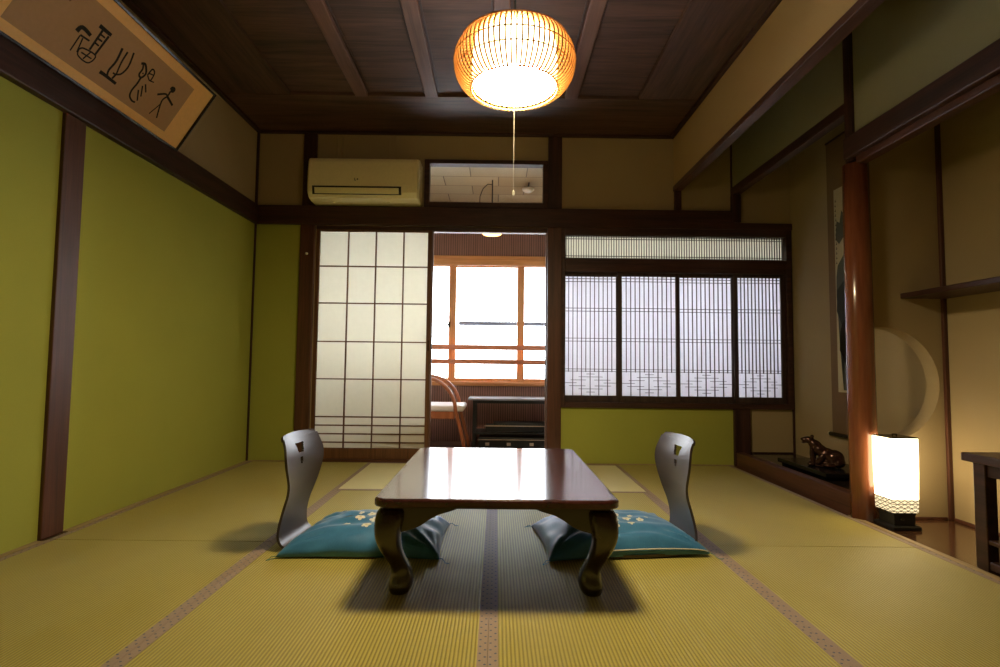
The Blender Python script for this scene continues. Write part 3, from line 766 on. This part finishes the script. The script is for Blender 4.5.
# ------------------------------------------------------------------ cushions
def cushion(c4, label, seed, zb=.0185, th=.085, extra=None):
    FL, FR, BR, BL = [Vector(c) for c in c4]
    cen = (FL+FR+BR+BL)/4
    rnd = random.Random(seed); N_ = 44
    root = thing('floor_cushion', (cen.x, cen.y, zb), label, 'cushion', 'teal cushions at the low table')
    wr = [(rnd.uniform(-1,1), rnd.uniform(-1,1), rnd.uniform(0, PI), rnd.uniform(9,20), rnd.uniform(0,6)) for _ in range(10)]
    def plan(u, v):
        # edges pulled in between the pointed corners
        pin = .035
        uu = u*(1-pin*(1-v*v)**1.0*1.2*abs(u)); vv = v*(1-pin*(1-u*u)*1.2*abs(v))
        a, b_ = (uu+1)/2, (vv+1)/2
        return (FL*(1-a)+FR*a)*(1-b_)+(BL*(1-a)+BR*a)*b_
    def hgt(u, v):
        e = max(0, (1-abs(u)**2.6))*max(0, (1-abs(v)**2.6))
        h = e**.42
        w = 0
        for (cu, cv, an, fq, ph) in wr:
            d = (u-cu)**2+(v-cv)**2
            w += math.exp(-d*3.0)*math.sin(fq*((u-cu)*math.cos(an)+(v-cv)*math.sin(an))+ph)
        # radial puckers at the corners
        for su in (-1, 1):
            for sv in (-1, 1):
                du, dv = u-su, v-sv; r = math.hypot(du, dv); an = math.atan2(dv, du)
                w += 1.3*math.exp(-((r-.35)/.25)**2)*math.sin(an*14+seed)
        return h, w*.0052*min(1, h*1.6)
    b = B(); topv, botv = [], []
    for j in range(N_+1):
        rt, rb_ = [], []
        for i in range(N_+1):
            s_ = -1+2*i/N_; t_2 = -1+2*j/N_
            u = math.copysign(1-(1-abs(s_))**1.35, s_); v = math.copysign(1-(1-abs(t_2))**1.35, t_2)
            p = plan(u, v); h, w = hgt(u, v)
            lo = .009+p.z
            rt.append(b.bm.verts.new((p.x, p.y, lo+(zb+th-lo)*h+w)))
            if i in (0, N_) or j in (0, N_): rb_.append(rt[-1])
            else: rb_.append(b.bm.verts.new((p.x, p.y, .003+p.z*(1-h)+(zb-.003)*min(1, h*1.35))))
        topv.append(rt); botv.append(rb_)
    for j in range(N_):
        for i in range(N_):
            b.bm.faces.new((topv[j][i], topv[j][i+1], topv[j+1][i+1], topv[j+1][i]))
            b.bm.faces.new((botv[j][i], botv[j+1][i], botv[j+1][i+1], botv[j][i+1]))
    b.build('cover', 'silk', root, smooth=True)
    def top(u, v, off=.0012):
        p = plan(u, v); h, w = hgt(u, v)
        return Vector((p.x, p.y, .009+p.z+(zb+th-.009-p.z)*h+w+off))
    # embroidery
    fx, fy, fs = extra
    sc_u = 2/((FR-FL).length); sc_v = 2/((BL-FL).length)
    def flat(bb, x, y, r1, r2, an, off):
        vs = []
        for k in range(8):
            a = 2*PI*k/8; px_, py_ = r1*math.cos(a), r2*math.sin(a)
            qx, qy = px_*math.cos(an)-py_*math.sin(an), px_*math.sin(an)+py_*math.cos(an)
            vs.append(bb.bm.verts.new(top(fx+(x+qx)*sc_u, fy+(y+qy)*sc_v, off)))
        bb.bm.faces.new(vs)
    fl = [(0,0,.017), (.045,.012,.015), (-.045,.006,.015), (.02,.046,.015), (-.024,.048,.014), (.085,-.004,.013), (-.085,.02,.012), (-.012,-.045,.014), (.04,-.038,.012), (.07,.042,.010), (-.072,-.03,.012), (.115,.018,.008), (-.06,.062,.009)]
    for (x, y, r) in fl:
        x, y, r = x*fs, y*fs, r*fs
        a0 = rnd.uniform(0, 2); eb, eg = B(), B(); vs = []
        for k in range(30):
            a = 2*PI*k/30; rr = r*(.62+.38*abs(math.sin(2.5*a)))
            vs.append(eb.bm.verts.new(top(fx+(x+rr*math.cos(a+a0))*sc_u, fy+(y+rr*math.sin(a+a0))*sc_v, .0016)))
        c_ = eb.bm.verts.new(top(fx+x*sc_u, fy+y*sc_v, .0016))
        for k in range(30): eb.bm.faces.new((vs[k], vs[(k+1) % 30], c_))
        flat(eg, x, y, r*.25, r*.25, 0, .0024)
        e_ = eb.build('embroidered_flower', 'thread', root); eg.build('flower_centre', 'threadgold', e_)
    # tassels at the corners
    for (u, v) in ((-1,-1), (1,-1), (1,1), (-1,1)):
        p = plan(u, v); z = .010+p.z
        d = Vector((u, v*.6, 0)).normalized(); e1 = rnd.uniform(-.3, .3)
        q = [Vector((p.x, p.y, z)), Vector((p.x, p.y, 0))+d*.012+Vector((0,0,max(.012, z*.6))), Vector((p.x, p.y, .004))+d*.022, Vector((p.x, p.y, .003))+d*.03+Vector((.012*e1, -.008, 0)), Vector((p.x, p.y, .003))+d*.022+Vector((.02, -.014*u, 0))]
        B().tube(catmull([tuple(x) for x in q], 4), .0012, 6).build('tassel', 'tassel', root, smooth=True)
    return root, plan, hgt, zb
cushion([(-.825,2.07,0), (-.205,2.06,0), (-.205,2.50,0), (-.765,2.52,0)], 'teal floor cushion with white flowers on the left chair', 3, extra=(.05, -.22, 1.5))
rt_, plan, hgt, zb = cushion([(.205,2.05,0), (.845,2.13,.006), (.775,2.58,0), (.165,2.48,0)], 'teal floor cushion with white flowers and a white front edge on the right chair', 11, extra=(-.02, -.2, 1.35))
pp = []
for k in range(25):
    u = -.45+1.42*k/24; p = plan(u, -.985); h, w = hgt(u, -.985)
    pp.append((p.x, p.y-.003, .009+p.z+(zb+.085-.009-p.z)*h+.001))
B().tube(pp, .0026, 6).build('white_piping', 'thread', rt_, smooth=True)

# ------------------------------------------------------------------ alcove things
sp = thing('display_stand', (2.05, 3.37, .092), 'flat black lacquer board on the alcove floor under the figurine', 'stand')
B().box(1.895, 2.225, 3.10, 3.63, .112, .14).build('board', 'black', sp, bevel=.006)
for y in (3.13, 3.56): B().box(1.91, 2.21, y, y+.04, .0925, .112).build('foot', 'black', sp, bevel=.003)
# figurine: body axis u lies across the view
U = Vector((.84, -.54, 0)); W_ = Vector((.54, .84, 0))
fo = Vector((2.005, 3.31, .14))
fg = B()
def bl(u, w, z, r, tilt=0):
    rot = Matrix(((U.x, W_.x, 0, 0), (U.y, W_.y, 0, 0), (0, 0, 1, 0), (0, 0, 0, 1))) @ Matrix.Rotation(tilt, 4, 'Y')
    fg.ball(fo+U*u+W_*w+Vector((0,0,z)), r, rot, 3)
bl(.062, 0, .056, (.056, .048, .052)); bl(.086, .0, .034, (.036, .050, .034))       # haunch
bl(.030, 0, .074, (.055, .042, .040), .5); bl(-.008, 0, .096, (.050, .036, .036), .75)     # trunk rising to the left
bl(-.036, 0, .130, (.042, .030, .030), .5); bl(-.034, 0, .105, (.032, .030, .045), .2)    # neck and chest
bl(-.068, 0, .156, (.034, .024, .022), .2); bl(-.096, 0, .158, (.020, .019, .011), .1); bl(-.094, 0, .141, (.017, .015, .008), -.25)  # head, muzzle, jaw
bl(-.052, .022, .176, (.012, .007, .012), -.8); bl(-.052, -.022, .176, (.012, .007, .012), -.8)
bl(-.050, -.032, .060, (.015, .013, .055), -.12); bl(-.046, .032, .060, (.015, .013, .055), -.12)      # front legs
bl(-.058, -.034, .014, (.022, .014, .012)); bl(-.054, .034, .014, (.022, .014, .012))
bl(-.006, -.030, .050, (.020, .018, .044), .55)
bl(.040, -.044, .016, (.036, .015, .013)); bl(.040, .044, .016, (.036, .015, .013))      # hind paws
bl(.018, 0, .032, (.045, .036, .024))
bl(.0, 0, .006, (.085, .04, .008))
o = fg.build('bronze_figurine', 'bronze', origin=tuple(fo), smooth=True)
m = o.modifiers.new('rm', 'REMESH'); m.mode = 'VOXEL'; m.voxel_size = .0035; m.use_smooth_shade = True
m = o.modifiers.new('sm', 'SMOOTH'); m.iterations = 2
tag(o, 'glossy bronze animal figurine with raised head on the black board in the alcove', 'figurine')

# hanging scroll on the alcove's back wall
sc = thing('hanging_scroll', (XT-.01, 3.32, .30), 'hanging ink landscape scroll with brown mount in the alcove behind the pillar', 'scroll')
B().box(XT-.014, XT-.010, 3.21, 3.60, .31, 2.28).build('mount', 'scrollmount', sc)
B().box(XT-.016, XT-.0138, 3.26, 3.525, .586, 1.935).build('paper', 'scrollpaper', sc)
B().tube([(XT-.018, 3.19, .305), (XT-.018, 3.62, .305)], .013, 12).build('roller', 'black', sc, smooth=True)
for y in (3.185, 3.625): B().ball((XT-.018, y, .305), (.014, .012, .014)).build('roller_knob', 'knob', sc, smooth=True)
B().tube([(XT-.014, 3.21, 2.283), (XT-.014, 3.60, 2.283)], .007, 8).build('top_rod', 'dark_y', sc)
def paint(name, poly, mat, e):
    b = B(); b.bm.faces.new([b.bm.verts.new((XT-.016-e, y, z)) for y, z in poly]); bmesh.ops.triangulate(b.bm, faces=b.bm.faces[:], ngon_method='EAR_CLIP'); b.build(name, mat, sc)
paint('painted_rock', [(3.515,1.35),(3.50,1.42),(3.44,1.48),(3.42,1.60),(3.38,1.78),(3.30,1.84),(3.27,1.80),(3.27,1.2),(3.27,.60),(3.47,.60),(3.46,.80),(3.50,.92),(3.51,1.12),(3.52,1.22)], 'rock', .0004)
paint('painted_rock', [(3.52,1.12),(3.51,1.26),(3.42,1.33),(3.29,1.36),(3.27,1.1),(3.3,.98),(3.46,1.0)], 'rock2', .0008)
paint('painted_tree', [(3.50,.86),(3.475,.92),(3.49,.98),(3.47,1.03),(3.44,1.06),(3.42,1.12),(3.36,1.15),(3.30,1.05),(3.28,.9),(3.34,.82),(3.40,.78),(3.43,.80),(3.45,.77),(3.47,.82)], 'ink', .0012)
paint('painted_mist', [(3.515,1.60),(3.50,1.72),(3.47,1.70),(3.45,1.78),(3.42,1.74),(3.43,1.60),(3.48,1.56)], 'rock', .0005)
b = B()
for k in range(14):
    z = 1.86-.032*k; y = 3.508+random.uniform(-.003, .003)
    b.box(XT-.0172, XT-.0165, y-.006, y+.006, z-.009, z-.005).box(XT-.0172, XT-.0165, y-.002, y+.001, z-.012, z+.006)
b.build('painted_inscription', 'ink', sc)

# wall shelf in the side alcove
ws = tag(B().box(2.045, XT-.001, .9, 2.688, 1.098, 1.124).build('wall_shelf', 'tvwood', bevel=.003, origin=(2.2, 1.8, 1.098)), 'long dark wooden shelf fixed high in the side alcove', 'shelf')

# paper lantern
LNX, LNY = 1.900, 2.562
ln = thing('paper_lantern', (LNX, LNY, 0), 'square glowing paper floor lantern on a black base beside the round pillar', 'lamp')
def sq(h, z): return [(LNX-h, LNY-h, z), (LNX+h, LNY-h, z), (LNX+h, LNY+h, z), (LNX-h, LNY+h, z)]
B().loops([sq(.059, .078), sq(.0605, .16), sq(.0625, .26), sq(.0635, .35), sq(.063, .418)]).build('paper_shade', 'lantern', ln)
B().loops([sq(.064, .418), sq(.064, .424)]).build('top_board', 'black', ln, bevel=.001)
B().tube([(LNX-.01, LNY, .424), (LNX-.01, LNY, .432), (LNX+.01, LNY, .432), (LNX+.01, LNY, .424)], .003, 6).build('knob', 'black', ln)
B().loops([sq(.050, .018), sq(.050, .06), sq(.0535, .078)]).build('base', 'blackm', ln, bevel=.001)
B().loops([sq(.066, .0), sq(.066, .012), sq(.060, .018)]).build('foot_plate', 'blackm', ln, bevel=.001)
B().lathe([(.008, 0), (.008, .008)], (LNX-.02, LNY-.058, .045), 12).build('switch', 'black', ln)

# low dark table at the right edge
tv = thing('side_table', (2.0, 1.68, 0), 'dark wooden side table with square legs at the right edge of the photo', 'table')
B().box(1.80, 2.255, 1.20, 2.085, .392, .424).build('top', 'tvwood', tv, bevel=.004)
for x, y in ((1.815, 2.00), (2.20, 2.00), (1.815, 1.25), (2.20, 1.25)): B().box(x, x+.045, y, y+.05, 0, .392).build('leg', 'tvwood', tv, bevel=.003)
for x in (1.82, 2.205): B().box(x, x+.03, 1.30, 2.00, .008, .038).build('stretcher', 'tvwood', tv, bevel=.003)
B().box(1.825, 1.845, 1.30, 2.0, .345, .392).build('apron', 'tvwood', tv, bevel=.002)
B().box(1.82, 2.24, 1.25, 2.04, .10, .115).build('lower_shelf', 'tvwood', tv, bevel=.002)
bx_ = thing('black_box', (2.05, 1.62, .115), 'black box on the lower shelf of the dark side table', 'box')
B().box(1.88, 2.18, 1.36, 1.94, .1155, .22).build('body', 'blackm', bx_, bevel=.004)
B().box(1.876, 1.88, 1.40, 1.90, .14, .195).build('front_panel', 'sheen_grey', bx_, bevel=.001)
gp = thing('standing_panel', (1.95, 1.80, .424), 'pale green upright panel with an orange foot standing on the side table', 'panel')
B().box(1.944, 1.956, 1.55, 2.055, .492, .845).build('panel', 'palegreen', gp, bevel=.002)
B().box(1.935, 1.965, 1.55, 2.055, .4245, .492).build('foot', 'orangeband', gp, bevel=.003)

# ------------------------------------------------------------------ world: bright overcast sky
w = bpy.data.worlds.new('sky'); SC.world = w; w.use_nodes = True
w.node_tree.nodes['Background'].inputs[0].default_value = (.90, .94, 1.0, 1)
w.node_tree.nodes['Background'].inputs[1].default_value = 10.0

# ------------------------------------------------------------------ camera
f, pitch, yaw, roll, h = 535.345, .0582, .0061, .0111, .7409
cp, sp_, cy, sy = math.cos(pitch), math.sin(pitch), math.cos(yaw), math.sin(yaw)
fw = Vector((sy*cp, cy*cp, sp_)); r0 = Vector((cy, -sy, 0)); u0 = r0.cross(fw)
r2 = r0*math.cos(roll)+u0*math.sin(roll); u2 = -r0*math.sin(roll)+u0*math.cos(roll)
cam = bpy.data.cameras.new('camera'); cam.sensor_width = 36; cam.lens = 36*f/1000; cam.clip_start = .05
co = bpy.data.objects.new('camera', cam); COL.objects.link(co)
co.matrix_world = Matrix(((r2.x, u2.x, -fw.x, 0), (r2.y, u2.y, -fw.y, 0), (r2.z, u2.z, -fw.z, h), (0, 0, 0, 1)))
SC.camera = co
SC.view_settings.view_transform = 'Standard'; SC.view_settings.look = 'None'
SC.view_settings.gamma = 1; SC.view_settings.use_curve_mapping = False
SC.view_settings.exposure = 0.38
SC.cycles.use_denoising = True
SC.cycles.max_bounces = 10; SC.cycles.diffuse_bounces = 6; SC.cycles.transparent_max_bounces = 12
SC.cycles.sample_clamp_indirect = 8
